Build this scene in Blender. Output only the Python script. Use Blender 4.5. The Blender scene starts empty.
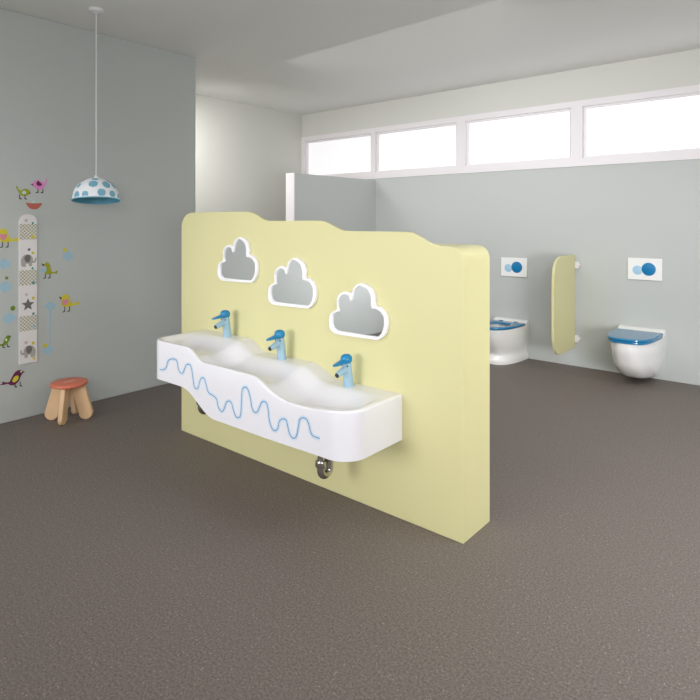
import bpy, bmesh, math, random
from mathutils import Vector, Matrix
from math import pi, sin, cos, radians as R

C = bpy.context.scene.collection
S = bpy.context.scene

# ------------------------------------------------------------ camera
cd = bpy.data.cameras.new('camera'); cam = bpy.data.objects.new('camera', cd); C.objects.link(cam)
cam.location = (0, 0, 1.4)
cam.rotation_euler = (R(90), 0, math.atan2(.6449, .7643))
cd.sensor_width = 36; cd.lens = 577/700*36; cd.shift_y = -128/700
cd.clip_start = .02; cd.clip_end = 60
S.camera = cam

# ------------------------------------------------------------ light and exposure
w = bpy.data.worlds.new('world'); S.world = w; w.use_nodes = True
w.node_tree.nodes['Background'].inputs[0].default_value = (.9, .95, 1, 1)
w.node_tree.nodes['Background'].inputs[1].default_value = .3
def area(name, loc, target, sx, sy, power, color=(1, 1, 1), spread=180):
    l = bpy.data.lights.new(name, 'AREA'); l.shape = 'RECTANGLE'; l.size = sx; l.size_y = sy
    l.energy = power; l.color = color; l.spread = R(spread)
    o = bpy.data.objects.new(name, l); C.objects.link(o); o.location = loc
    o.rotation_euler = (Vector(target)-Vector(loc)).to_track_quat('-Z', 'Y').to_euler()
    return o
area('ceiling_softlight', (.3, 3.1, 2.84), (-.3, 3.1, 0), 1.8, 2.4, 70, (.98, .975, 1), 145)
area('toilet_wall_fill', (-2.8, 3.5, 2.7), (-2.7, 5.7, 1.2), 2.2, .6, 15, (.99, .98, 1), 130)  # added fill that brightens the toilet wall, not a fitting of the room
area('right_softbox', (2.4, .7, .95), (-1.8, 5.6, .45), 1.6, 1.3, 30, (.99, .98, 1), 76)
area('front_softbox', (-3.0, -2.6, 1.5), (-2.7, 2.2, .8), 2.2, 1.4, 17, (.99, .98, 1), 60)
area('basin_overhead_fill', (-2.1, .35, 2.83), (-2.35, 2.1, .7), 2.2, .5, 3, (.98, .98, 1), 80)  # unseen fill from above, added to lift the basin ledge and interior
area('side_wall_fill', (-1.8, -2.0, 2.1), (-4.4, -.9, 1.3), 1.2, 1.0, 32, (.98, .98, 1), 72)
area('ceiling_bounce', (.9, -.8, 1.8), (.2, .5, 2.9), 1.8, 1.6, 93, (.98, .98, 1), 160)
area('corridor_fill', (-5.1, 3.2, 2.6), (-5.5, 4.4, 1.2), .7, .6, 21, (1, .98, .95), 140)  # added glow for the pale corridor wall, no known lamp there
vs = S.view_settings
vs.view_transform = 'Standard'; vs.look = 'None'; vs.gamma = 1; vs.use_curve_mapping = False
vs.exposure = 0.0

# ------------------------------------------------------------ materials
def srgb(r, g, b):
    f = lambda c: (c/255/12.92) if c/255 <= .04045 else ((c/255+.055)/1.055)**2.4
    return (f(r), f(g), f(b), 1)
def mat(name, col, rough=.5, metal=0, spec=.5, var=.03, scale=3, bump=0, coat=0, bscale=200):
    m = bpy.data.materials.new(name); m.use_nodes = True
    nt = m.node_tree; b = nt.nodes['Principled BSDF']
    b.inputs['Roughness'].default_value = rough; b.inputs['Metallic'].default_value = metal
    b.inputs['Specular IOR Level'].default_value = spec; b.inputs['Coat Weight'].default_value = coat
    b.inputs['Coat Roughness'].default_value = .08
    tc = nt.nodes.new('ShaderNodeTexCoord')
    n = nt.nodes.new('ShaderNodeTexNoise'); n.inputs['Scale'].default_value = scale; n.inputs['Detail'].default_value = 4
    nt.links.new(tc.outputs['Object'], n.inputs['Vector'])
    r = nt.nodes.new('ShaderNodeMapRange'); r.inputs[3].default_value = 1-var; r.inputs[4].default_value = 1+var
    nt.links.new(n.outputs['Fac'], r.inputs[0])
    mx = nt.nodes.new('ShaderNodeVectorMath'); mx.operation = 'SCALE'; mx.inputs[0].default_value = col[:3]
    nt.links.new(r.outputs[0], mx.inputs['Scale']); nt.links.new(mx.outputs[0], b.inputs['Base Color'])
    if bump:
        n2 = nt.nodes.new('ShaderNodeTexNoise'); n2.inputs['Scale'].default_value = bscale
        nt.links.new(tc.outputs['Object'], n2.inputs['Vector'])
        bp = nt.nodes.new('ShaderNodeBump'); bp.inputs['Strength'].default_value = bump; bp.inputs['Distance'].default_value = .002
        nt.links.new(n2.outputs['Fac'], bp.inputs['Height']); nt.links.new(bp.outputs[0], b.inputs['Normal'])
    return m
WALL = mat('grey_green_paint', srgb(186, 190, 187), .7, var=.012, scale=1.2, bump=.05)
CREAM = mat('pale_warm_paint', srgb(206, 206, 200), .7, var=.012, scale=1.2)
WHITE = mat('white_frame_paint', srgb(226, 222, 224), .4, var=.01)
CEIL = mat('white_ceiling_paint', srgb(235, 235, 232), .8, var=.01)
YEL = mat('pale_yellow_laminate', srgb(212, 207, 156), .42, var=.012, scale=1.5)
CER = mat('white_mineral_cast', srgb(229, 228, 233), .16, var=.004, coat=.3)
CERT = mat('white_toilet_ceramic', srgb(238, 238, 236), .12, var=.004, coat=.5)
LBLUE = mat('light_blue_enamel', srgb(156, 189, 208), .25, var=.02)
BLUE = mat('strong_blue_plastic', srgb(8, 126, 176), .3, var=.02)
LIDB = mat('deep_blue_seat_plastic', srgb(24, 118, 166), .18, var=.02, coat=.6)
CHROME = mat('chrome', srgb(190, 186, 182), .12, metal=1, var=.02)
DARK = mat('black_rubber', srgb(30, 30, 34), .4)
STR_D = mat('dark_blue_stripe', srgb(62, 118, 160), .4, var=.02)
STR_L = mat('pale_blue_stripe', srgb(196, 213, 231), .4, var=.02)
MIRF = mat('white_mirror_frame', srgb(238, 237, 240), .3, var=.01)
MIRROR = mat('mirror_glass', (.86, .87, .88, 1), .03, metal=1, var=.004)
WOOD = mat('birch_plywood', srgb(226, 190, 148), .5, var=.08, scale=14, bump=.1)
RED = mat('coral_red_lacquer', srgb(216, 116, 88), .4, var=.03)
PALEB = mat('pale_wood_inlay', srgb(228, 190, 160), .5)
CORD = mat('white_cord', srgb(225, 225, 225), .5)
SHADEIN = mat('teal_shade_lining', srgb(86, 158, 184), .5)
STEEL = mat('brushed_bracket_metal', srgb(205, 205, 208), .3, metal=.6)
PLATEW = mat('white_gloss_plate', srgb(238, 238, 236), .2, var=.005)
DISCL = mat('pale_blue_button', srgb(165, 203, 228), .25)
DISCB = mat('blue_button', srgb(8, 118, 172), .35)

def ink(name, r, g, b): return mat(name, srgb(r, g, b), .6, var=.08, scale=60)
I_PINK = ink('pink_print', 222, 135, 196); I_PURP = ink('plum_print', 105, 28, 75); I_OLIVE = ink('olive_print', 158, 158, 28)
I_YEL = ink('yellow_print', 206, 194, 52); I_GREEN = ink('green_print', 105, 135, 30); I_BLUE = ink('sky_blue_print', 158, 190, 206)
I_BROWN = ink('terracotta_print', 186, 98, 84); I_BLACK = ink('charcoal_print', 44, 36, 42); I_CREAM = ink('cream_print', 226, 226, 180)
I_MINT = ink('mint_print', 180, 214, 200); I_GREY = ink('light_grey_print', 168, 165, 158); I_DGREY = ink('dark_grey_print', 108, 104, 104)
I_TEAL = ink('teal_print', 60, 140, 140); I_ROSE = ink('rose_print', 214, 130, 160); I_PALE = ink('pale_blush_print', 200, 180, 180)
I_VIO = ink('violet_print', 110, 96, 130)
BOARD = mat('white_board_print', srgb(226, 222, 222), .5, var=.02)

def floor_mat():
    m = bpy.data.materials.new('speckled_brown_vinyl'); m.use_nodes = True
    nt = m.node_tree; b = nt.nodes['Principled BSDF']; b.inputs['Roughness'].default_value = .62
    tc = nt.nodes.new('ShaderNodeTexCoord')
    n = nt.nodes.new('ShaderNodeTexNoise'); n.inputs['Scale'].default_value = 120; n.inputs['Detail'].default_value = 5; n.inputs['Roughness'].default_value = .7
    nt.links.new(tc.outputs['Object'], n.inputs[0])
    cr = nt.nodes.new('ShaderNodeValToRGB'); e = cr.color_ramp.elements
    e[0].position = .30; e[0].color = srgb(82, 74, 69); e[1].position = .72; e[1].color = srgb(142, 133, 127)
    k = e.new(.50); k.color = srgb(111, 102, 96)
    nt.links.new(n.outputs['Fac'], cr.inputs[0])
    v = nt.nodes.new('ShaderNodeTexVoronoi'); v.inputs['Scale'].default_value = 58
    nt.links.new(tc.outputs['Object'], v.inputs[0])
    st = nt.nodes.new('ShaderNodeMapRange'); st.inputs[1].default_value = .16; st.inputs[2].default_value = .10
    nt.links.new(v.outputs['Distance'], st.inputs[0])
    sel = nt.nodes.new('ShaderNodeSeparateColor'); nt.links.new(v.outputs['Color'], sel.inputs[0])
    gt = nt.nodes.new('ShaderNodeMath'); gt.operation = 'GREATER_THAN'; gt.inputs[1].default_value = .62; nt.links.new(sel.outputs[0], gt.inputs[0])
    ml = nt.nodes.new('ShaderNodeMath'); ml.operation = 'MULTIPLY'; nt.links.new(st.outputs[0], ml.inputs[0]); nt.links.new(gt.outputs[0], ml.inputs[1])
    m2 = nt.nodes.new('ShaderNodeMath'); m2.operation = 'MULTIPLY'; m2.inputs[1].default_value = .5; nt.links.new(ml.outputs[0], m2.inputs[0])
    mx = nt.nodes.new('ShaderNodeMix'); mx.data_type = 'RGBA'; mx.inputs[7].default_value = srgb(196, 186, 176)
    nt.links.new(m2.outputs[0], mx.inputs[0]); nt.links.new(cr.outputs[0], mx.inputs[6])
    nt.links.new(mx.outputs[2], b.inputs['Base Color'])
    bp = nt.nodes.new('ShaderNodeBump'); bp.inputs['Strength'].default_value = .05; bp.inputs['Distance'].default_value = .0005
    nt.links.new(n.outputs['Fac'], bp.inputs['Height']); nt.links.new(bp.outputs[0], b.inputs['Normal'])
    return m
FLOOR = floor_mat()

def dots_mat(name, base, dot, cell, rad):
    # a staggered lattice of dots printed over Y / Z
    m = bpy.data.materials.new(name); m.use_nodes = True
    nt = m.node_tree; b = nt.nodes['Principled BSDF']; b.inputs['Roughness'].default_value = .5
    L = nt.links.new
    def M(op, a, c=None):
        n = nt.nodes.new('ShaderNodeMath'); n.operation = op
        for i, x in enumerate((a, c)):
            if x is None: continue
            if isinstance(x, (int, float)): n.inputs[i].default_value = x
            else: L(x, n.inputs[i])
        return n.outputs[0]
    tc = nt.nodes.new('ShaderNodeTexCoord'); sp = nt.nodes.new('ShaderNodeSeparateXYZ'); L(tc.outputs['Object'], sp.inputs[0])
    y, z = sp.outputs[1], sp.outputs[2]
    def lattice(off):
        a = M('SUBTRACT', M('FRACT', M('ADD', M('DIVIDE', y, cell), 50+off)), .5)
        c = M('SUBTRACT', M('FRACT', M('ADD', M('DIVIDE', z, cell), 50+off)), .5)
        return M('SQRT', M('ADD', M('MULTIPLY', a, a), M('MULTIPLY', c, c)))
    d = M('MINIMUM', lattice(0), lattice(.5))
    k = M('LESS_THAN', d, rad)
    mx = nt.nodes.new('ShaderNodeMix'); mx.data_type = 'RGBA'; mx.inputs[6].default_value = base; mx.inputs[7].default_value = dot
    L(k, mx.inputs[0]); L(mx.outputs[2], b.inputs['Base Color'])
    return m
POLKA = dots_mat('polka_dot_print', srgb(166, 163, 148), srgb(222, 220, 208), .0245, .27)

SHADE = [mat('white_lamp_shade', srgb(236, 238, 242), .45, var=.01), mat('blue_shade_spot', srgb(116, 174, 196), .45, var=.02)]

def pane_mat(k):
    m = bpy.data.materials.new('frosted_daylight_pane'); m.use_nodes = True
    nt = m.node_tree; b = nt.nodes['Principled BSDF']
    b.inputs['Base Color'].default_value = (.45, .45, .46, 1); b.inputs['Roughness'].default_value = .35
    tc = nt.nodes.new('ShaderNodeTexCoord'); n = nt.nodes.new('ShaderNodeTexNoise'); n.inputs['Scale'].default_value = .8
    nt.links.new(tc.outputs['Object'], n.inputs[0])
    r = nt.nodes.new('ShaderNodeMapRange'); r.inputs[3].default_value = .92*k; r.inputs[4].default_value = 1.12*k
    nt.links.new(n.outputs['Fac'], r.inputs[0]); nt.links.new(r.outputs[0], b.inputs['Emission Strength'])
    b.inputs['Emission Color'].default_value = (1, .985, 1, 1)
    return m
PANES = [pane_mat(k) for k in (.62, .74, 1.0)]

# ------------------------------------------------------------ helpers
def obj(name, bm, m, parent=None, smooth=None, bevel=None):
    bmesh.ops.recalc_face_normals(bm, faces=bm.faces)
    me = bpy.data.meshes.new(name); bm.to_mesh(me); bm.free()
    o = bpy.data.objects.new(name, me); C.objects.link(o)
    if isinstance(m, (list, tuple)):
        for x in m: me.materials.append(x)
    else: me.materials.append(m)
    if parent: o.parent = parent
    if smooth is not None:
        for p in me.polygons: p.use_smooth = True
        me.set_sharp_from_angle(angle=R(smooth))
    if bevel:
        b = o.modifiers.new('bevel', 'BEVEL'); b.width = bevel[0]; b.segments = bevel[1]; b.limit_method = 'ANGLE'; b.angle_limit = R(50)
        b.harden_normals = True
        for p in me.polygons: p.use_smooth = True
        if smooth is None: me.set_sharp_from_angle(angle=R(180))
    return o
def box(bm, x0, x1, y0, y1, z0, z1):
    v = [bm.verts.new(p) for p in ((x0,y0,z0),(x1,y0,z0),(x1,y1,z0),(x0,y1,z0),(x0,y0,z1),(x1,y0,z1),(x1,y1,z1),(x0,y1,z1))]
    for f in ((0,3,2,1),(4,5,6,7),(0,1,5,4),(1,2,6,5),(2,3,7,6),(3,0,4,7)): bm.faces.new([v[i] for i in f])
def B(*a):
    bm = bmesh.new(); box(bm, *a); return bm
def struct(name, bm, m, parent=None, **k):
    o = obj(name, bm, m, parent, **k)
    if not parent: o['kind'] = 'structure'
    return o
def tag(o, label, cat, group=None):
    o['label'] = label; o['category'] = cat
    if group: o['group'] = group
    return o
def thing(name, label, cat, loc=(0, 0, 0), rz=0, group=None):
    o = bpy.data.objects.new(name, None); C.objects.link(o); o.location = loc; o.rotation_euler = (0, 0, rz)
    o.empty_display_size = .1
    return tag(o, label, cat, group)
def dup(o, loc=None, label=None):
    def rec(x, par):
        c = x.copy(); C.objects.link(c)
        if par: c.parent = par
        for ch in list(x.children): rec(ch, c)
        return c
    r = rec(o, None)
    if loc: r.location = loc
    if label: r['label'] = label
    return r
def catmull(pts, n=6, closed=True):
    P = [Vector(p) for p in pts]; out = []; N = len(P)
    for i in range(N if closed else N-1):
        g = (lambda k: P[k % N]) if closed else (lambda k: P[max(0, min(N-1, k))])
        a, b, c, d = g(i-1), g(i), g(i+1), g(i+2)
        for j in range(n):
            t = j/n
            out.append(.5*((2*b)+(c-a)*t+(2*a-5*b+4*c-d)*t*t+(3*b-a-3*c+d)*t**3))
    if not closed: out.append(P[-1])
    return out
def prism(bm, pts, fn, t0, t1):
    """pts 2D closed outline; fn(u,v,t) -> 3D"""
    a = [bm.verts.new(fn(p[0], p[1], t0)) for p in pts]; b = [bm.verts.new(fn(p[0], p[1], t1)) for p in pts]
    n = len(pts)
    bm.faces.new(a); bm.faces.new(b[::-1])
    for i in range(n): bm.faces.new((a[i], b[i], b[(i+1) % n], a[(i+1) % n]))
def lathe(bm, prof, n=48, loc=(0, 0, 0), axis=None):
    rings = []
    q = axis.to_track_quat('Z', 'Y') if axis else None
    for r, z in prof:
        ring = []
        for i in range(n if r > 1e-6 else 1):
            p = Vector((r*cos(2*pi*i/n), r*sin(2*pi*i/n), z))
            if q: p = q @ p
            ring.append(bm.verts.new(p+Vector(loc)))
        rings.append(ring)
    for a, b in zip(rings, rings[1:]):
        if len(a) == 1 and len(b) == 1: continue
        for i in range(n):
            j = (i+1) % n
            if len(a) == 1: bm.faces.new((a[0], b[i], b[j]))
            elif len(b) == 1: bm.faces.new((a[i], b[0], a[j]))
            else: bm.faces.new((a[i], b[i], b[j], a[j]))
def tube(bm, pts, rad, n=16, cap=True):
    pts = [Vector(p) for p in pts]; rings = []
    N = len(pts); rads = rad if isinstance(rad, (list, tuple)) else [rad]*N
    up = None
    for i, p in enumerate(pts):
        d = (pts[min(i+1, N-1)]-pts[max(i-1, 0)]).normalized()
        if up is None:
            up = d.orthogonal().normalized()
        up = (up-d*up.dot(d)).normalized(); s = d.cross(up)
        rings.append([bm.verts.new(p+rads[i]*(up*cos(2*pi*k/n)+s*sin(2*pi*k/n))) for k in range(n)])
    for a, b in zip(rings, rings[1:]):
        for k in range(n): bm.faces.new((a[k], a[(k+1) % n], b[(k+1) % n], b[k]))
    if cap: bm.faces.new(rings[0][::-1]); bm.faces.new(rings[-1])
def sm(t): t = max(0, min(1, t)); return t*t*(3-2*t)

# ------------------------------------------------------------ the room
XL = -4.426; YT = 5.706; XF = -5.69; XR = 2.9; YB = -3.0; ZC = 2.885
struct('floor', B(XF-.1, XR+.1, YB-.1, YT+.1, -.1, 0), FLOOR)
struct('ceiling', B(XF-.1, XR+.1, YB-.1, YT+.1, ZC, ZC+.1), CEIL)
struct('wall_left', B(XL-.12, XL, YB, 3.085, 0, ZC), WALL, bevel=(.006, 3))
XS = -4.395
struct('wall_stub', B(XS-.12, XS, 4.300, YT, 0, 1.92), WALL)
struct('trim_1', B(XS-.122, XS+.002, 4.286, 4.300, 0, 1.922), WHITE)
struct('wall_corridor', B(XF-.1, XF, YB, YT, 0, ZC), CREAM)
struct('wall_right', B(XR, XR+.1, YB, YT, 0, ZC), WALL)
struct('wall_front', B(XF, XR, YB-.1, YB, 0, ZC), WALL)
struct('wall_back', B(XF, XR, YT, YT+.1, 0, 1.94), WALL)
struct('wall_back', B(XF, XR, YT+.0, YT+.1, 2.575, ZC), CREAM)
# clerestory band: sill, head and posts, a pane in each bay
fr = bmesh.new()
box(fr, XF, XR, YT-.012, YT+.1, 1.94, 2.015)
box(fr, XF, XR, YT-.012, YT+.1, 2.515, 2.575)
posts = [XF+.03, -4.43, -3.192, -1.93, -.68, .57, 1.82, XR-.03]
for i, x in enumerate(posts):
    hw = .03 if i in (0, len(posts)-1) else (.034 if i == 1 else .056)
    box(fr, x-hw, x+hw, YT-.012, YT+.1, 2.015, 2.515)
struct('trim_2', fr, WHITE)
for i, (a, b) in enumerate(zip(posts, posts[1:])):
    wa = .03 if i == 0 else (.034 if i == 1 else .056)
    wb = .03 if i == len(posts)-2 else (.034 if i == 0 else .056)
    win = struct('window_%d' % (i+1), B(a+wa, b-wb, YT+.05, YT+.07, 2.015, 2.515), PANES[min(i, 2)])
    f = bmesh.new(); t = .022
    x0, x1, z0, z1 = a+wa, b-wb, 2.015, 2.515
    box(f, x0, x1, YT+.015, YT+.05, z0, z0+t); box(f, x0, x1, YT+.015, YT+.05, z1-t, z1)
    box(f, x0, x0+t, YT+.015, YT+.05, z0+t, z1-t); box(f, x1-t, x1, YT+.015, YT+.05, z0+t, z1-t)
    obj('window_frame', f, WHITE, win)

# ------------------------------------------------------------ yellow partition with stepped wavy top
YP = 2.234; XA, XB = -3.368, -1.241
top = [(XA, 1.34), (XA+.004, 1.385), (XA+.022, 1.42), (XA+.055, 1.447), (XA+.10, 1.459), (XA+.15, 1.462), (-3.0, 1.463), (-2.72, 1.462),
       (-2.665, 1.459), (-2.616, 1.447), (-2.57, 1.427), (-2.533, 1.413), (-2.477, 1.407), (-2.3, 1.407), (-2.1, 1.407),
       (-2.043, 1.396), (-2.0, 1.38), (-1.954, 1.363), (-1.912, 1.355), (-1.75, 1.354), (-1.536, 1.353), (-1.492, 1.344), (-1.455, 1.328), (-1.423, 1.312),
       (-1.39, 1.300), (-1.35, 1.293), (-1.315, 1.292), (-1.285, 1.288), (-1.262, 1.276), (-1.247, 1.257), (XB, 1.232)]
outline = [tuple(p) for p in catmull(top, 4, False)]
outline = [(XA, 0)]+outline+[(XB, 0)]
part = thing('partition_wall', 'freestanding pale yellow partition with a stepped wavy top edge, carrying the basin', 'partition')
bm = bmesh.new(); prism(bm, outline, lambda u, v, t: (u, t, v), YP, YP+.016)
obj('wavy_front_panel', bm, YEL, part, smooth=35, bevel=(.002, 2))
low = [(XA, 0), (XA, 1.20)]+[(XA+.07-.07*cos(R(a)), 1.222+.07*sin(R(a))) for a in range(10, 91, 10)]
low += [(-1.35, 1.292)]+outline[-22:]
bm = bmesh.new(); prism(bm, low, lambda u, v, t: (u, t, v), YP+.016, YP+.25)
obj('wall_core', bm, YEL, part, smooth=35, bevel=(.003, 2))

# ------------------------------------------------------------ three-place washbasin
def prof(x, f=1):       # f: 0 at the front rim, 1 at the wall
    a = sm((x+2.742+(-.07)*f)/.16); b = sm((x+2.195-.05*f)/.19)
    dip = .019*(1-f)*sm((x+2.05)/.12)*(1-sm((x+1.83)/.2))
    return .712-.062*a-.061*b-dip
def bott(x):
    return .487-.118*sm((x+2.775)/.29)+.006*sm((x+2.1)/.4)
def make_basin():
    x0, x1, yf, yb = -3.10, -1.564, 1.843, YP-.0005
    rl, rr = .10, .115
    xs = [x0+rl*(1-cos(pi/2*i/12)) for i in range(12)]
    n = 150
    xs += [x0+rl+(x1-rr-x0-rl)*i/n for i in range(n)]
    xs += [x1-rr+rr*sin(pi/2*i/16) for i in range(17)]
    def yfr(x):
        if x < x0+rl: return yf+rl-math.sqrt(max(0, rl*rl-(x0+rl-x)**2))
        if x > x1-rr: return yf+rr-math.sqrt(max(0, rr*rr-(x-x1+rr)**2))
        return yf
    def dist(x, y):
        if x < x0+rl and y < yf+rl: return rl-math.hypot(x-x0-rl, y-yf-rl)
        if x > x1-rr and y < yf+rr: return rr-math.hypot(x-x1+rr, y-yf-rr)
        return min(x-x0, x1-x, y-yf)
    tt = [0, .0015, .004, .008, .013, .019, .026, .034]+[.034+.966*j/70 for j in range(1, 71)]
    rows = len(tt)-1; bm = bmesh.new(); T = []; Bt = []
    for x in xs:
        ya = yfr(x); tr = []; br = []
        for j in range(rows+1):
            y = ya+(yb-ya)*tt[j]
            d = dist(x, y)
            # front wall is steep, the two ends run out gently, the tap ledge is a rounded step
            df = sm((d-.014)/.05)
            e = sm((min(x-x0, x1-x)-.012)/.20)
            led = sm((2.155-y)/.17)
            fy = (y-yf)/(yb-yf)
            z = prof(x, sm(fy*1.3))-.062*df*(.25+.75*e)*led*sm((min(x-x0, x1-x)-.012)/.06)
            q = .010; dd = min(max(d, 0), q); z -= q-math.sqrt(max(0, q*q-(q-dd)**2))
            tr.append(bm.verts.new((x, y, z)))
            br.append((x, y))
        T.append(tr); Bt.append(br)
    N = len(xs)-1
    for i in range(N):
        for j in range(rows): bm.faces.new((T[i][j], T[i+1][j], T[i+1][j+1], T[i][j+1]))
    ring = [(0, j) for j in range(rows, 0, -1)]+[(i, 0) for i in range(N)]+[(N, j) for j in range(rows)]+[(i, rows) for i in range(N, 0, -1)]
    prev = [T[i][j] for i, j in ring]
    for s in (1/3, 2/3, 1):
        cur = []
        for i, j in ring:
            x, y = Bt[i][j]; cur.append(bm.verts.new((x, y, (prof(x, sm((y-yf)/(yb-yf)*1.3))-.010)*(1-s)+bott(x)*s)))
        for k in range(len(ring)): bm.faces.new((prev[k], prev[(k+1) % len(ring)], cur[(k+1) % len(ring)], cur[k]))
        prev = cur
    idx = {ij: v for ij, v in zip(ring, prev)}
    G = [[idx.get((i, j)) or bm.verts.new((Bt[i][j][0], Bt[i][j][1], bott(Bt[i][j][0]))) for j in range(rows+1)] for i in range(N+1)]
    for i in range(N):
        for j in range(rows): bm.faces.new((G[i][j], G[i][j+1], G[i+1][j+1], G[i+1][j]))
    return bm
basin = thing('washbasin', 'long white three-place washbasin stepping down in waves, hung on the yellow partition', 'washbasin', (-2.314, YP, 0))
def place(o, root):      # keep world geometry, hang it under its thing
    o.parent = root; o.matrix_parent_inverse = Matrix.Translation(-Vector(root.location))
    return o
place(obj('basin_body', make_basin(), CER, smooth=48), basin)
STRIPE= [(-2.994, 0.546), (-2.952, 0.553), (-2.928, 0.572), (-2.911, 0.608), (-2.881, 0.624), (-2.841, 0.629), (-2.818, 0.617), (-2.806, 0.58), (-2.783, 0.562), (-2.763, 0.567), (-2.748, 0.59), (-2.731, 0.614), (-2.707, 0.622), (-2.684, 0.611), (-2.669, 0.554), (-2.657, 0.513), (-2.638, 0.502), (-2.62, 0.514), (-2.606, 0.549), (-2.584, 0.571), (-2.561, 0.562), (-2.544, 0.523), (-2.526, 0.5), (-2.483, 0.492), (-2.458, 0.477), (-2.446, 0.443), (-2.424, 0.427), (-2.408, 0.43), (-2.392, 0.454), (-2.38, 0.479), (-2.359, 0.491), (-2.338, 0.485), (-2.322, 0.453), (-2.303, 0.425), (-2.284, 0.423), (-2.267, 0.44), (-2.259, 0.506), (-2.253, 0.567), (-2.233, 0.585), (-2.213, 0.58), (-2.193, 0.543), (-2.18, 0.496), (-2.165, 0.478), (-2.142, 0.482), (-2.121, 0.514), (-2.103, 0.539), (-2.075, 0.539), (-2.063, 0.514), (-2.054, 0.461), (-2.036, 0.429), (-2.014, 0.421), (-1.995, 0.438), (-1.986, 0.47), (-1.965, 0.487), (-1.939, 0.486), (-1.926, 0.454), (-1.914, 0.427), (-1.892, 0.415), (-1.872, 0.431), (-1.859, 0.475), (-1.852, 0.506), (-1.834, 0.521), (-1.81, 0.521), (-1.794, 0.501), (-1.783, 0.47), (-1.767, 0.456), (-1.728, 0.454)]
MOUT = [(-0.166, -0.107), (-0.188, -0.086), (-0.191, -0.051), (-0.183, -0.018), (-0.158, 0.002), (-0.136, 0.014), (-0.138, 0.054), (-0.13, 0.081), (-0.111, 0.098), (-0.084, 0.108), (-0.058, 0.107), (-0.041, 0.103), (-0.028, 0.127), (-0.009, 0.145), (0.017, 0.156), (0.049, 0.155), (0.078, 0.141), (0.099, 0.119), (0.108, 0.087), (0.108, 0.056), (0.137, 0.051), (0.165, 0.032), (0.18, 0.006), (0.185, -0.026), (0.177, -0.063), (0.156, -0.092), (0.13, -0.108), (0.109, -0.111), (-0.02, -0.114), (-0.134, -0.115)]
MIN = [(-0.142, -0.09), (-0.162, -0.078), (-0.167, -0.049), (-0.162, -0.019), (-0.138, -0.002), (-0.123, 0.004), (-0.129, 0.026), (-0.124, 0.061), (-0.107, 0.083), (-0.084, 0.092), (-0.058, 0.087), (-0.041, 0.063), (-0.028, 0.101), (-0.013, 0.125), (0.013, 0.141), (0.038, 0.137), (0.064, 0.122), (0.081, 0.093), (0.085, 0.043), (0.116, 0.038), (0.141, 0.026), (0.158, 0.004), (0.16, -0.029), (0.151, -0.063), (0.13, -0.088), (0.109, -0.093), (-0.005, -0.095), (-0.126, -0.094)]
def ribbon(pts, w, y0, y1):
    P = catmull(pts, 6, False); bm = bmesh.new(); rows = []
    for i, p in enumerate(P):
        d = (P[min(i+1, len(P)-1)]-P[max(i-1, 0)]).normalized(); nrm = Vector((-d.y, d.x))*w/2
        a, b = p+nrm, p-nrm
        rows.append([bm.verts.new((a.x, y0, a.y)), bm.verts.new((b.x, y0, b.y)), bm.verts.new((b.x, y1, b.y)), bm.verts.new((a.x, y1, a.y))])
    for a, b in zip(rows, rows[1:]):
        for k in range(4): bm.faces.new((a[k], a[(k+1) % 4], b[(k+1) % 4], b[k]))
    bm.faces.new(rows[0]); bm.faces.new(rows[-1][::-1])
    return bm
o = place(obj('wave_stripe', ribbon(STRIPE, .021, 1.8422, 1.8432), STR_L), basin); o['label'] = 'pale blue broad wavy stripe'
o = place(obj('wave_line', ribbon(STRIPE, .0034, 1.8416, 1.8430), STR_D), basin); o['label'] = 'dark blue thin wavy line'

# ------------------------------------------------------------ taps
def make_tap(loc, label):
    t = thing('tap', label, 'tap', loc, group='child basin taps')
    bm = bmesh.new()
    tube(bm, [(0, 0, 0), (0, -.001, .004), (0, -.006, .04), (0, -.014, .09), (0, -.019, .118)], [.0255, .025, .024, .023, .023], 28)
    obj('tap_body', bm, LBLUE, t, smooth=40, bevel=(.001, 2))
    bm = bmesh.new()
    tube(bm, [(0, -.018, .090), (0, -.042, .084), (0, -.066, .077), (0, -.088, .069)], [.017, .0155, .0145, .0138], 20)
    sp = obj('spout', bm, LBLUE, t, smooth=40)
    bm = bmesh.new()
    ax = Vector((0, -.024, -.012)).normalized(); e = Vector((0, -.088, .0685))
    tube(bm, [e-ax*.001, e+ax*.005], [.0112, .0108], 20)
    o = obj('aerator', bm, DARK, sp, smooth=40); o['label'] = 'dark spout tip'
    bm = bmesh.new()
    lathe(bm, [(0, .158), (.009, .1575), (.018, .155), (.025, .149), (.0285, .140), (.029, .131), (.0275, .123), (.023, .1175), (0, .1185)], 32, (0, -.019, 0))
    h = obj('handle_cap', bm, BLUE, t, smooth=50)
    # lever: flat tongue that narrows and tips downward, like a duck bill
    bm = bmesh.new(); rings = []
    for s in [0, .15, .3, .45, .6, .75, .88, .96, 1]:
        y = -.020-.094*s; z = .129-.013*s; hw = (.0265-.010*s)*(1 if s < .8 else math.sqrt(max(.03, 1-((s-.8)/.2)**2))); ht = .010*(1-s)+.0028
        rings.append([bm.verts.new((hw*cos(2*pi*k/16), y, z+ht*sin(2*pi*k/16))) for k in range(16)])
    for a, b in zip(rings, rings[1:]):
        for k in range(16): bm.faces.new((a[k], a[(k+1) % 16], b[(k+1) % 16], b[k]))
    bm.faces.new(rings[0]); bm.faces.new(rings[-1][::-1])
    obj('lever', bm, BLUE, t, smooth=50)
    for s in (-1, 1):
        bm = bmesh.new(); lathe(bm, [(0, .003), (.003, .0025), (.0042, 0), (.0042, -.004)], 14, (s*.0182, -.033, .104), Vector((s*.75, -.66, 0)))
        o = obj('indicator', bm, DARK, t, smooth=40); o['label'] = 'small black dot like an eye'
    return t
def taller(t): t.scale = (1, 1, 1.03); return t
tap = taller(make_tap((-2.797, 2.176, .7105), 'light blue tap with blue lever on the highest, left end of the basin'))
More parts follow.
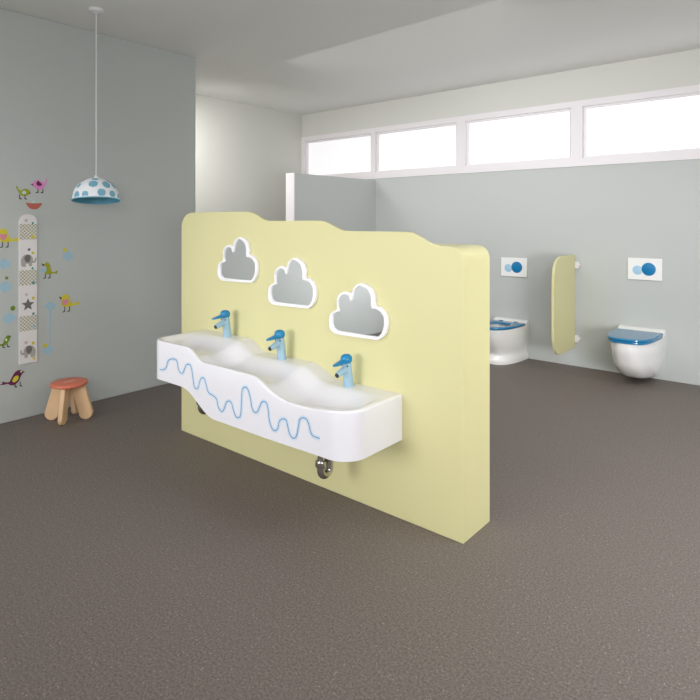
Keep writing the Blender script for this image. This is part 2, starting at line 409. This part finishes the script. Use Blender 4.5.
dup(tap, (-2.322, 2.176, .6495), 'light blue tap with blue lever on the middle tier of the basin')
dup(tap, (-1.843, 2.176, .5885), 'light blue tap with blue lever on the lowest, right end of the basin')

# ------------------------------------------------------------ chrome traps below
def make_trap(x, zt, label):
    t = thing('drain_trap', label, 'pipe', (x, 2.06, zt), group='chrome drain traps')
    a, b = -.029, .029   # y of the two legs
    bm = bmesh.new(); tube(bm, [(0, a, -.0005), (0, a, -.14)], .018, 20); obj('inlet_pipe', bm, CHROME, t, smooth=40)
    pts = [(0, a, -.135), (0, a, -.16)]+[(0, .029*-cos(pi*i/14), -.168-.029*sin(pi*i/14)) for i in range(15)]+[(0, b, -.16), (0, b, -.10)]
    bm = bmesh.new(); tube(bm, pts, .0195, 20); obj('trap_bend', bm, CHROME, t, smooth=40)
    bm = bmesh.new(); tube(bm, [(0, b, -.125), (0, b, -.09)]+[(0, b+.03*(1-cos(pi/2*i/8)), -.09+.03*sin(pi/2*i/8)) for i in range(1, 9)]+[(0, .1735, -.06)], .016, 20)
    obj('wall_pipe', bm, CHROME, t, smooth=40)
    for y, z in ((a, -.135), (b, -.115)):
        bm = bmesh.new(); lathe(bm, [(.0165, -.017), (.0265, -.016), (.028, -.012), (.028, .010), (.026, .015), (.0165, .016)], 8, (0, y, z))
        obj('coupling_nut', bm, CHROME, t, bevel=(.001, 2))
    bm = bmesh.new(); lathe(bm, [(.016, .165), (.030, .165), (.032, .169), (.032, .1738), (.016, .1738)], 28, (0, 0, -.06), Vector((0, 1, 0)))
    obj('wall_rosette', bm, CHROME, t, smooth=30)
    return t
tr = make_trap(-1.895, .3735, 'shiny chrome drain trap under the low right end of the basin')
dup(tr, (-2.86, 2.06, .478), 'dark chrome drain trap peeking from beneath the high left end of the basin')

# ------------------------------------------------------------ cloud mirrors
def ring_plate(outer, inner, y0, y1, chamfer=.003):
    """frame with a cloud opening, made through a filled 2D curve (local x,z), front at y0"""
    cu = bpy.data.curves.new('tmp', 'CURVE'); cu.dimensions = '2D'; cu.fill_mode = 'BOTH'
    for P in (outer, inner):
        if P is None: continue
        s = cu.splines.new('POLY'); s.points.add(len(P)-1); s.use_cyclic_u = True
        for p, q in zip(s.points, P): p.co = (q[0], q[1], 0, 1)
    cu.extrude = (y1-y0)/2-chamfer; cu.bevel_depth = chamfer; cu.bevel_resolution = 2; cu.offset = -chamfer
    ob = bpy.data.objects.new('tmp', cu); C.objects.link(ob)
    dg = bpy.context.evaluated_depsgraph_get()
    me = bpy.data.meshes.new_from_object(ob.evaluated_get(dg))
    bpy.data.objects.remove(ob); bpy.data.curves.remove(cu)
    bm = bmesh.new(); bm.from_mesh(me); bpy.data.meshes.remove(me)
    bmesh.ops.remove_doubles(bm, verts=bm.verts, dist=1e-5)
    for v in bm.verts: x, z, t = v.co; v.co = (x, (y0+y1)/2-t, z)
    return bm
def make_mirror(loc, label):
    t = thing('cloud_mirror', label, 'mirror', loc, group='cloud mirrors')
    outer = catmull(MOUT, 5); inner = catmull(MIN, 5)
    ic = sum(inner, Vector((0, 0)))/len(inner); inner = [ic+(p-ic)*1.02 for p in inner]
    obj('mirror_frame', ring_plate(outer, inner, -.022, -.0005), MIRF, t, smooth=40)
    bm = bmesh.new()
    c = sum(inner, Vector((0, 0)))/len(inner)
    big = [c+(p-c)*1.04 for p in inner]
    prism(bm, big, lambda u, v, t: (u, t, v), -.013, -.001)
    obj('mirror_glass', bm, MIRROR, t)
    return t
mir = make_mirror((-1.82, YP, .94), 'white-framed cloud mirror lowest on the partition, nearest its free right end')
dup(mir, (-2.290, YP, 1.0465), 'white-framed cloud mirror in the middle, above the centre tap')
dup(mir, (-2.757, YP, 1.152), 'white-framed cloud mirror highest up, above the left tap')

# ------------------------------------------------------------ toilets
def dring(hw, d, n=40, pw=2.5, y1=0.0):
    """D outline: flat against the wall at y=y1, rounded front at y=-d"""
    pts = []
    for i in range(n+1):
        a = pi*i/n
        cx, sy = cos(a), sin(a)
        x = hw*(abs(cx)**(2/pw))*(1 if cx >= 0 else -1); y = -d*(abs(sy)**(2/pw))
        pts.append((x, y1+y))
    return pts
def loft(bm, sections, capb=True, capt=True):
    rings = [[bm.verts.new((p[0], p[1], z)) for p in pts] for pts, z in sections]
    n = len(rings[0])
    for a, b in zip(rings, rings[1:]):
        for k in range(n): bm.faces.new((a[k], a[(k+1) % n], b[(k+1) % n], b[k]))
    if capb: bm.faces.new(rings[0])
    if capt: bm.faces.new(rings[-1][::-1])
    return rings
def deck(hw, z0, z1, d):
    """raised ceramic shelf behind the seat, sloping up to the wall"""
    bm = bmesh.new()
    prf = [(-.001, z0), (-.001, z1), (-.03, z1), (-.05, z1-.006), (-d, z0+.006), (-d-.01, z0)]
    hws = [hw, hw-.006, hw-.006, hw-.004, hw, hw]
    A = [bm.verts.new((-h, y, z)) for h, (y, z) in zip(hws, prf)]; Bv = [bm.verts.new((h, y, z)) for h, (y, z) in zip(hws, prf)]
    bm.faces.new(A); bm.faces.new(Bv[::-1])
    for i in range(6): bm.faces.new((A[i], Bv[i], Bv[(i+1) % 6], A[(i+1) % 6]))
    return bm
def smoothsec(keys, n):
    out = []
    zs = [k[0] for k in keys]
    for i in range(len(keys)-1):
        for j in range(n):
            t = j/n
            g = lambda c: [keys[max(0, min(len(keys)-1, i+q))][c] for q in (-1, 0, 1, 2)]
            def cr(c):
                a, b, cc, d = g(c); return .5*((2*b)+(cc-a)*t+(2*a-5*b+4*cc-d)*t*t+(3*b-a-3*cc+d)*t**3)
            out.append((cr(0), cr(1), cr(2)))
    out.append(keys[-1]); return out
# wall-hung one with the lid down
t = thing('toilet', 'wall-hung white toilet with its deep blue lid closed, hovering above the floor', 'toilet', (-1.345, YT-.0005, 0))
bm = bmesh.new()
keys = [(.035, .095, .19), (.045, .125, .27), (.07, .146, .36), (.12, .167, .45), (.18, .181, .52), (.25, .188, .56), (.32, .194, .59), (.392, .195, .60)]
loft(bm, [(dring(hw, d), z) for z, hw, d in smoothsec(keys, 5)])
obj('bowl', bm, CERT, t, smooth=50, bevel=(.004, 2))
obj('rear_shelf', deck(.197, .388, .449, .14), CERT, t, smooth=35, bevel=(.005, 3))
bm = bmesh.new(); loft(bm, [(dring(.186, .485, pw=3.3, y1=-.118), .393), (dring(.19, .49, pw=3.3, y1=-.116), .397), (dring(.19, .49, pw=3.3, y1=-.116), .408), (dring(.188, .488, pw=3.3, y1=-.117), .411)])
obj('toilet_seat', bm, LIDB, t, smooth=35)
bm = bmesh.new(); loft(bm, [(dring(.191, .475, pw=3.3, y1=-.130), .4135), (dring(.195, .480, pw=3.3, y1=-.129), .418), (dring(.194, .479, pw=3.3, y1=-.129), .429), (dring(.186, .470, pw=3.3, y1=-.132), .435)])
obj('toilet_lid', bm, LIDB, t, smooth=35)
for s in (-1, 1):
    bm = bmesh.new(); tube(bm, [(s*.09-.02, -.126, .426), (s*.09+.02, -.126, .426)], .008, 14); obj('hinge', bm, STEEL, t, smooth=40)
# floor-standing child toilet with open ring seat
t = thing('toilet', 'low floor-standing white child toilet with an open blue ring seat, partly behind the partition', 'toilet', (-2.59, YT-.0005, 0))
bm = bmesh.new()
keys = [(0, .170, .46), (.035, .170, .46), (.06, .162, .445), (.09, .154, .43), (.13, .158, .45), (.19, .173, .495), (.26, .184, .535), (.32, .189, .56), (.352, .190, .57)]
secs = [(dring(hw, d), z) for z, hw, d in smoothsec(keys, 4)]
R0 = loft(bm, secs, capt=False)
def oval(cx, cy, a, b, m, z):
    # same vertex count as the D ring (41): front arc runs over 0..pi like dring, two extra-close points close the back
    pts = []
    for i in range(m):
        ang = -2*pi*i/m
        pts.append((cx+a*cos(ang), cy+b*sin(ang)))
    return pts
topring = R0[-1]; m = len(topring)
# well: pair each outline vertex with the point of an oval in its direction
cy = -.325
def inner(a, b, z):
    out = []
    for v in topring:
        ang = math.atan2(v.co.y-cy, v.co.x); out.append(bm.verts.new((a*cos(ang), cy+b*sin(ang), z)))
    return out
prev = topring
for a, b, z in ((.125, .165, .354), (.115, .155, .335), (.10, .13, .25), (.06, .08, .18)):
    cur = inner(a, b, z)
    for k in range(m): bm.faces.new((prev[k], prev[(k+1) % m], cur[(k+1) % m], cur[k]))
    prev = cur
bm.faces.new(prev[::-1])
obj('bowl', bm, CERT, t, smooth=60)
obj('rear_shelf', deck(.185, .350, .393, .11), CERT, t, smooth=35, bevel=(.005, 3))
bm = bmesh.new()
outp = dring(.185, .462, 48, 2.6, -.105); n = len(outp)
def innp(k, s=1): 
    ang = math.atan2(outp[k][1]-cy, outp[k][0]); return (.105*s*cos(ang), cy+.145*s*sin(ang))
lay = []
for zz, so, si in ((.357, .99, 1.03), (.366, 1, 1), (.374, .99, 1.03), (.377, .96, 1.12)):
    lay.append(([bm.verts.new((outp[k][0]*so, cy+(outp[k][1]-cy)*so, zz)) for k in range(n)], [bm.verts.new((*innp(k, si), zz)) for k in range(n)]))
for (a, b), (c, d) in zip(lay, lay[1:]):
    for k in range(n):
        j = (k+1) % n; bm.faces.new((a[k], a[j], c[j], c[k])); bm.faces.new((b[k], d[k], d[j], b[j]))
for a, b in (lay[0], lay[-1]):
    for k in range(n): j = (k+1) % n; bm.faces.new((a[k], a[j], b[j], b[k]))
obj('toilet_seat', bm, LIDB, t, smooth=40)
for s in (-1, 1):
    bm = bmesh.new(); tube(bm, [(s*.08-.02, -.102, .372), (s*.08+.02, -.102, .372)], .009, 14); obj('hinge', bm, LIDB, t, smooth=40)

# ------------------------------------------------------------ flush plates
def make_plate(loc, label):
    t = thing('flush_plate', label, 'flush plate', loc, group='flush plates')
    hw, hh, r = .142, .098, .006
    obj('plate', B(-hw, hw, -.016, -.0005, -hh, hh), PLATEW, t, bevel=(.004, 3))
    bm = bmesh.new(); lathe(bm, [(0, .0185), (.040, .0185), (.042, .0175), (.042, .013)], 48, (-.058, 0, -.010), Vector((0, -1, 0)))
    o = obj('button', bm, DISCL, t, smooth=40); o['label'] = 'small pale blue round button'
    bm = bmesh.new(); lathe(bm, [(0, .0205), (.056, .0205), (.058, .0195), (.058, .013)], 48, (.035, 0, .002), Vector((0, -1, 0)))
    o = obj('button', bm, DISCB, t, smooth=40); o['label'] = 'large blue round button'
    return t
fp = make_plate((-2.572, YT, .929), 'white flush plate with two blue round buttons, above the ring-seat toilet by the partition')
dup(fp, (-1.326, YT, .974), 'white flush plate with two blue round buttons, above the closed-lid toilet')

# ------------------------------------------------------------ yellow divider panel
t = thing('divider_panel', 'narrow pale yellow privacy panel with rounded corners, fixed to the wall between the two toilets', 'divider', (-1.95, YT, 0))
pts = [(-.03, .185), (-.03, 1.082), (-.34, 1.084), (-.41, 1.080), (-.47, 1.062), (-.52, 1.028), (-.555, .975), (-.572, .90), (-.576, .80), (-.576, .60), (-.576, .42),
       (-.572, .34), (-.555, .272), (-.52, .22), (-.475, .193), (-.42, .185)]
bm = bmesh.new(); prism(bm, pts, lambda u, v, t: (t, u, v), -.012, .012)
obj('panel', bm, YEL, t, bevel=(.004, 2))
for z in (.985, .275):
    bm = bmesh.new(); box(bm, .0118, .048, -.040, -.0005, z-.034, z+.034); lathe(bm, [(0, .012), (.012, .011), (.014, 0)], 16, (.048, -.02, z), Vector((1, 0, 0)))
    obj('wall_bracket', bm, WHITE, t, bevel=(.004, 2))
bm = bmesh.new(); box(bm, -.005, .005, -.034, -.0005, .24, 1.03); obj('wall_rail', bm, STEEL, t)

# ------------------------------------------------------------ pendant lamp
LX, LY = -3.95, 1.935
t = thing('pendant_lamp', 'domed pendant lamp with blue spots on a white shade, hanging by the left wall', 'lamp', (LX, LY, 1.53))
tilt = Matrix.Translation((0, 0, .17)) @ Matrix.Rotation(R(-7), 4, Vector((.44, .898, 0))) @ Matrix.Scale(.91, 4) @ Matrix.Translation((0, 0, -.17))
prof_s = []
for i in range(40):
    a = pi/2*i/39; prof_s.append((.020+.147*sin(a)**.92 if i else .018, .172-.158*(1-cos(a))**.95))
prof_s += [(.169, .008), (.171, .003), (.171, 0)]
bm = bmesh.new(); lathe(bm, prof_s, 240)
spots = []
for row, (pol, cnt) in enumerate(((12, 2), (33, 6), (55, 9), (79, 11))):
    for k in range(cnt):
        az = 2*pi*(k+.5*(row % 2)+.13*sin(k*2.3+row))/cnt; po = R(pol+3*sin(k*1.7+row*2)); spots.append((Vector((sin(po)*cos(az), sin(po)*sin(az), cos(po))), .158+.028*sin(k*3.1+row)))
for f in bm.faces:
    c = f.calc_center_median(); d = Vector((c.x, c.y, (c.z-.0)*.97)).normalized()
    if c.z > .012 and any((d-q).length < rr for q, rr in spots): f.material_index = 1
bmesh.ops.transform(bm, matrix=tilt, verts=bm.verts)
obj('lamp_shade', bm, SHADE, t, smooth=60)
inn = [(r-.0025, z-.002) for r, z in prof_s[::3][:-1]]+[(.1685, .0)]
bm = bmesh.new(); lathe(bm, inn, 64); bmesh.ops.transform(bm, matrix=tilt, verts=bm.verts); o = obj('shade_lining', bm, SHADEIN, t, smooth=60); o['label'] = 'plain teal blue inside'
bm = bmesh.new(); lathe(bm, [(.1685, .0), (.172, .0), (.1725, .004), (.171, .008), (.1688, .008), (.1685, 0)], 64); bmesh.ops.transform(bm, matrix=tilt, verts=bm.verts); obj('shade_rim', bm, SHADEIN, t, smooth=60)
bm = bmesh.new(); lathe(bm, [(0, .198), (.005, .197), (.009, .19), (.016, .180), (.020, .172), (.018, .165), (0, .165)], 24); obj('cord_grip', bm, CORD, t, smooth=50)
bm = bmesh.new(); tube(bm, [(0, 0, .19), (0, 0, ZC-1.53-.03)], .0035, 10); obj('cord', bm, CORD, t, smooth=50)
bm = bmesh.new(); lathe(bm, [(0, ZC-1.53-.0005), (.05, ZC-1.53-.0005), (.048, ZC-1.53-.02), (.01, ZC-1.53-.035), (0, ZC-1.53-.035)], 28); obj('ceiling_rose', bm, CORD, t, smooth=40)
bm = bmesh.new(); lathe(bm, [(0, .165), (.016, .165), (.016, .12), (.014, .118), (.026, .10), (.03, .08), (.026, .06), (.014, .05), (0, .048)], 24); obj('bulb', bm, CORD, t, smooth=50)

# ------------------------------------------------------------ stool
SX, SY = -4.165, 1.845
ang = math.atan2(-SY, -SX)+R(-21)
t = thing('stool', 'small wooden stool with a round coral red seat, standing by the left wall', 'stool', (SX, SY, 0), ang)
bm = bmesh.new(); lathe(bm, [(0, .243), (.110, .243), (.121, .247), (.124, .256), (.121, .265), (.112, .2695), (0, .2695)], 56)
seat = obj('seat', bm, RED, t, smooth=35)
bm = bmesh.new(); h2 = [(-.045, -.006), (0, -.009), (.045, -.006), (.045, .006), (0, .009), (-.045, .006)]
prism(bm, h2, lambda u, v, q: (-u*.6+v*.7, u*.6+v*.7, q), .268, .2705); o = obj('handle_inlay', bm, PALEB, seat); o['label'] = 'pale wooden slot across the seat'
for k in range(4):
    # paddle: narrow at the seat, wide and rounded at the foot, leaning outward
    a0 = k*pi/2
    P = []
    P += [(.012, .243), (.108, .243)]
    cxx, rr = .116, .048
    for i in range(13):
        th = R(8)-R(196)*i/12
        P.append((cxx+rr*cos(th), .048+rr*sin(th)))
    bm = bmesh.new()
    prism(bm, P, lambda u, v, q: (u*cos(a0)-q*sin(a0), u*sin(a0)+q*cos(a0), v), -.016, .016)
    obj('leg', bm, WOOD, t, bevel=(.006, 3))

# ------------------------------------------------------------ growth chart board on the left wall
GX = XL+.0005; y0, y1 = 1.608, 1.728; yc = (y0+y1)/2
t = thing('growth_chart', 'tall narrow white height chart with a rounded top, dotted bands and elephants', 'height chart', (XL, yc, 0))
def onchart(y, z, d): return (d, y, z)
arc = [(.06*cos(R(a)), 1.397+.06*sin(R(a))) for a in range(0, 181, 12)]
bm = bmesh.new(); prism(bm, [(-.06, .391), (.06, .391)]+arc, lambda u, v, q: (q, u, v), .0005, .012)
obj('board', bm, BOARD, t, bevel=(.0015, 2))
for a, b in ((1.275, 1.386), (.949, 1.057), (.624, .731)):
    obj('dotted_band', B(.0118, .0126, -.0595, .0595, a, b), POLKA, t)
PY, PZ = .00667, .00715
def blob(P, n=5): return [tuple(q) for q in catmull(P, n)]
def disc(cx, cy, r, ry=None, n=18):
    ry = ry or r; return [(cx+r*cos(2*pi*i/n), cy+ry*sin(2*pi*i/n)) for i in range(n)]
def star(cx, cy, r, ri, k=5, rot=90):
    return [((cx+(r if i % 2 == 0 else ri)*cos(R(rot)+pi*i/k)), (cy-(r if i % 2 == 0 else ri)*sin(R(rot)+pi*i/k))) for i in range(2*k)]
def stick(name, shapes, m, parent, d0, d1, oy=0, oz=0):
    """shapes: outlines in photo-sized units (x right, y down) around the thing's centre"""
    bm = bmesh.new()
    for q, P in enumerate(shapes): prism(bm, P, lambda u, v, w: (w, oy+u*PY, oz-v*PZ), d0, d1+q*.00003)
    return obj(name, bm, m, parent)
def elephant(z, s):
    # s=+1 trunk to the right, -1 to the left
    f = lambda P: [(s*x, y) for x, y in P]
    body = f(blob([(-7, 4), (-7, -1), (-4, -5), (1, -5.5), (4, -3), (5, 1), (6.2, .5), (6.8, -2), (8, -1.5), (7.4, 2), (5, 3.2), (3.8, 3), (3.6, 6), (.6, 6), (.4, 3.8), (-2.2, 3.8), (-2.6, 6.4), (-5.8, 6.2)]))
    b = stick('elephant_print', [body], I_GREY, t, .0118, .0128, 0, z); b['label'] = 'light grey printed elephant'
    stick('elephant_ear', [f(blob([(-4, -2), (-2, -5), (1.5, -4.6), (2.2, -1), (.5, 2.2), (-2.2, 1.8)]))], I_DGREY, b, .0126, .0134, 0, z)
def zc(v): return 1.4-(v-222)*.007156
elephant(zc(260), 1); elephant(zc(351), -1)
o = stick('star_print', [star(0, 0, 6.6, 3.0)], I_DGREY, t, .0118, .0128, -.002, zc(304.5)); o['label'] = 'dark grey printed star'
flowers = [(25.3, 220.5, 2.2, I_PALE), (32, 223, 1.5, I_TEAL), (32, 237, 2.4, I_YEL), (28.3, 249.5, 1.9, I_VIO), (32, 253, 2.0, I_YEL), (31.8, 268.5, 1.6, I_TEAL),
           (32.3, 283, 1.9, I_TEAL), (25.7, 294.3, 2.0, I_PALE), (32.4, 298.3, 2.1, I_YEL), (32.6, 314, 1.7, I_TEAL), (33, 327, 1.9, I_BLUE), (25.3, 342, 2.3, I_PALE), (32.4, 343.5, 2.1, I_YEL), (33, 359, 1.8, I_YEL)]
for u, v, r, m in flowers:
    stick('flower_print', [star(0, 0, r, r*.6, 5)], m, t, .0118, .0131, (u-27.5)*PY, zc(v))

# ------------------------------------------------------------ wall stickers
def sticker(name, y, z, label, cat, layers, group='wall stickers'):
    t = thing(name, label, cat, (XL, y, z), group=group)
    for i, (pn, shapes, m) in enumerate(layers):
        stick(pn, shapes, m, t, .0003, .0012+.0005*i)
    return t
def legs(x1, x2, y, ln=3.0, d=-1):
    out = []
    for x in (x1, x2):
        out.append([(x-.35, y), (x+.35, y), (x+.35, y+ln-.6), (x+.35, y+ln+.2), (x+d*2.0, y+ln+.9), (x+d*2.2, y+ln+.1), (x-.35, y+ln-.8)] if d < 0 else
                   [(x-.35, y), (x+.35, y), (x+.35, y+ln-.8), (x+d*2.2, y+ln+.1), (x+d*2.0, y+ln+.9), (x-.35, y+ln+.2)])
    return out
def heart(cx, cy, s): return blob([(cx, cy+s), (cx-s*.9, cy), (cx-s*.75, cy-s*.8), (cx-s*.15, cy-s*.55), (cx, cy-s*.35), (cx+s*.15, cy-s*.55), (cx+s*.75, cy-s*.8), (cx+s*.9, cy)], 3)
sticker('bird_sticker', 1.644, 1.607, 'small olive and cream bird sticker with a mint breast, left of the pink bird', 'wall sticker', [
    ('bird_body', [blob([(-8, -6), (-6.5, -6), (-5, -3), (-3, -2.4), (0, -4), (3, -4.2), (5.5, -2.6), (6, -.4), (4, 2), (0, 3), (-3.4, 2), (-5.6, -1.2), (-7, -3)])], I_OLIVE),
    ('breast_patch', [disc(0, -.4, 2.2, 1.8)], I_MINT), ('beak', [[(5.3, -1.5), (6.6, .2), (5, 1.2)]], I_PURP), ('bird_leg', legs(-4.4, .8, 1.6, 4.2, 1), I_BLACK)])
sticker('bird_sticker', 1.745, 1.661, 'pink bird sticker with a plum heart on its side', 'wall sticker', [
    ('bird_body', [blob([(-6.5, -.5), (-6.5, -3), (-4, -5), (-1, -5.8), (3, -4.6), (5, -2.6), (6.4, -4.6), (7.4, -7.6), (8.8, -7.2), (7.8, -3.8), (6, -.6), (4, 2.4), (1, 3.8), (-2, 3), (-4.6, 1.4)])], I_PINK),
    ('heart_patch', [blob([(-.8, -5.4), (1, -3.6), (3, -2.2), (2, -.4), (-1, -.2), (-2.8, -1.8), (-2.4, -3.6)])], I_PURP), ('beak', [[(-5.8, -1.6), (-9, -1.4), (-6, 0)]], I_BLACK), ('bird_leg', legs(-1.2, 4.0, 3.0, 3.6, -1), I_BLACK)])
sticker('bowl_sticker', 1.711, 1.515, 'terracotta nest shaped like a bowl, stuck above the height chart', 'wall sticker', [
    ('nest', [blob([(-8, -3.2), (-4, -2.8), (0, -2.6), (4, -2.8), (8, -3.2), (6.6, 0), (3.4, 2.8), (0, 3.4), (-3.4, 2.8), (-6.6, 0)], 4)], I_BROWN),
    ('chick_print', [disc(-.4, -4.2, 1.5, 1.3)], I_MINT)])
def yellow_bird(y, z, label, tail=1.0):
    return sticker('bird_sticker', y, z, label, 'wall sticker', [
        ('bird_body', [blob([(-5, -4), (-4.6, -7.4), (-2, -9), (1, -9), (3, -6.6), (4.2, -2.6), (6.6, .6), (10, 1), (12.4, .2), (14.8*tail, .4), (14.6*tail, 2), (13, 3.4), (8, 3.4), (4, 4.2), (-1, 4.4), (-4.4, 2), (-5.4, -1)])], I_YEL),
        ('heart_patch', [heart(-.8, -1.2, 3.6)], I_ROSE), ('beak', [[(-4.8, -6), (-7.8, -7.6), (-5.8, -4)]], I_BLACK), ('bird_leg', legs(-1.6, 3.8, 3.8, 5.0, -1), I_BLACK)])
yellow_bird(1.515, 1.289, 'yellow bird sticker with a pink heart, left of the height chart near the photo edge')
yellow_bird(1.937, .792, 'yellow bird sticker with a pink heart, right of the chart above the stool')
sticker('bird_sticker', 1.801, 1.055, 'upright olive green bird sticker with a pale blue wing, right beside the chart', 'wall sticker', [
    ('bird_body', [blob([(-3, -4), (-1.6, -6.6), (1, -6.8), (3, -4), (4, 0), (4.8, 3), (8, 3.4), (10.6, 2), (11.2, 3), (10, 5.4), (7, 4.8), (2, 5.6), (-2.4, 4.6), (-2, 1), (-.6, -2)])], I_OLIVE),
    ('wing', [blob([(-1.4, -1.4), (-6.8, -.2), (-6.4, 2.6), (-3, 4), (-1, 1.6)])], I_BLUE), ('beak', [[(-2.8, -5), (-6, -6), (-4, -2.8)]], I_BLACK), ('bird_leg', legs(-1.8, 3.0, 5.0, 4.0, -1), I_BLACK)])
sticker('bird_sticker', 1.527, .564, 'small green bird sticker at the left photo edge, above the plum bird', 'wall sticker', [
    ('bird_body', [blob([(-7, 1), (-3, 1.2), (-1.6, -2.6), (1, -6), (3, -6), (4, -4.4), (3, -1), (1, 2), (-2, 3.4), (-6.6, 2.6)])], I_GREEN),
    ('breast_patch', [disc(.2, -2, 1, 1.4)], I_CREAM), ('beak', [[(3.4, -5.6), (5.2, -5.2), (3.6, -4)]], I_BLACK), ('bird_leg', legs(-3, 1.4, 2.4, 2.4, 1), I_BLACK)])
sticker('bird_sticker', 1.598, .298, 'plum coloured bird sticker with a yellow wing, low on the wall below the chart', 'wall sticker', [
    ('bird_body', [blob([(-17, 3.4), (-14, 2.6), (-14.6, .6), (-11.6, 1.8), (-7.6, 2.4), (-5, -1.6), (-2, -6), (1.6, -7.6), (4.6, -7), (5.6, -4.6), (3.6, -1), (1.6, 3.4), (-2, 6), (-6, 6), (-9, 4), (-12.6, 4.2)])], I_PURP),
    ('wing', [blob([(-4.6, 2), (-2.6, -1.6), (.4, -2.4), (1.8, -.6), (.2, 2.4), (-2.6, 3.8)])], I_YEL), ('beak', [[(4.8, -6.6), (8, -4.2), (5.2, -4.2)]], I_BLACK), ('eye', [disc(4, -5.8, .9)], I_CREAM), ('bird_leg', legs(-2.0, 3.0, 4.0, 4.4, 1), I_BLACK)])
def petals(cx, cy, r):
    return [disc(cx, cy-r*.55, r*.6), disc(cx-r*.75, cy, r*.6), disc(cx+r*.75, cy, r*.6), disc(cx, cy+r*.5, r*.65)]
FL = 'pale blue flower stickers'
sticker('flower_sticker', 1.822, .782, 'pale blue flower sticker on a long straight stem, left of the yellow bird', 'wall sticker',
        [('flower_head', petals(0, 0, 4.2), I_BLUE), ('stem', [[(-.7, 2), (.9, 2), (.4, 39), (-1.0, 39)]], I_BLUE)], FL)
sticker('flower_sticker', 1.808, .46, 'pale blue flower sticker with a lime dot, at the foot of the long stem', 'wall sticker',
        [('flower_head', petals(0, 0, 4.4), I_BLUE), ('lime_dot', [disc(-3, -5, 2.3, 2.1)], I_YEL)], FL)
sticker('flower_sticker', 1.952, 1.151, 'pale blue flower sticker with a lime dot, between the chart and the lamp', 'wall sticker',
        [('flower_head', petals(0, 1, 4.6), I_BLUE), ('lime_dot', [disc(-3.6, -5.6, 2.2, 2)], I_YEL)], FL)
sticker('flower_sticker', 1.515, 1.108, 'pale blue flower sticker without a dot, under the upper left yellow bird', 'wall sticker',
        [('flower_head', petals(0, 0, 4.8), I_BLUE)], FL)
sticker('flower_sticker', 1.521, .948, 'pale blue flower sticker with a small green dot, left of the second dotted band', 'wall sticker',
        [('flower_head', petals(0, 0, 5), I_BLUE), ('green_dot', [disc(1.6, -8.6, 1.6)], I_GREEN)], FL)
sticker('flower_sticker', 1.547, .728, 'pale blue flower sticker with a large green dot, left of the star on the chart', 'wall sticker',
        [('flower_head', petals(0, 0, 4.8), I_BLUE), ('green_dot', [disc(3.6, -9.2, 2.4)], I_GREEN)], FL)
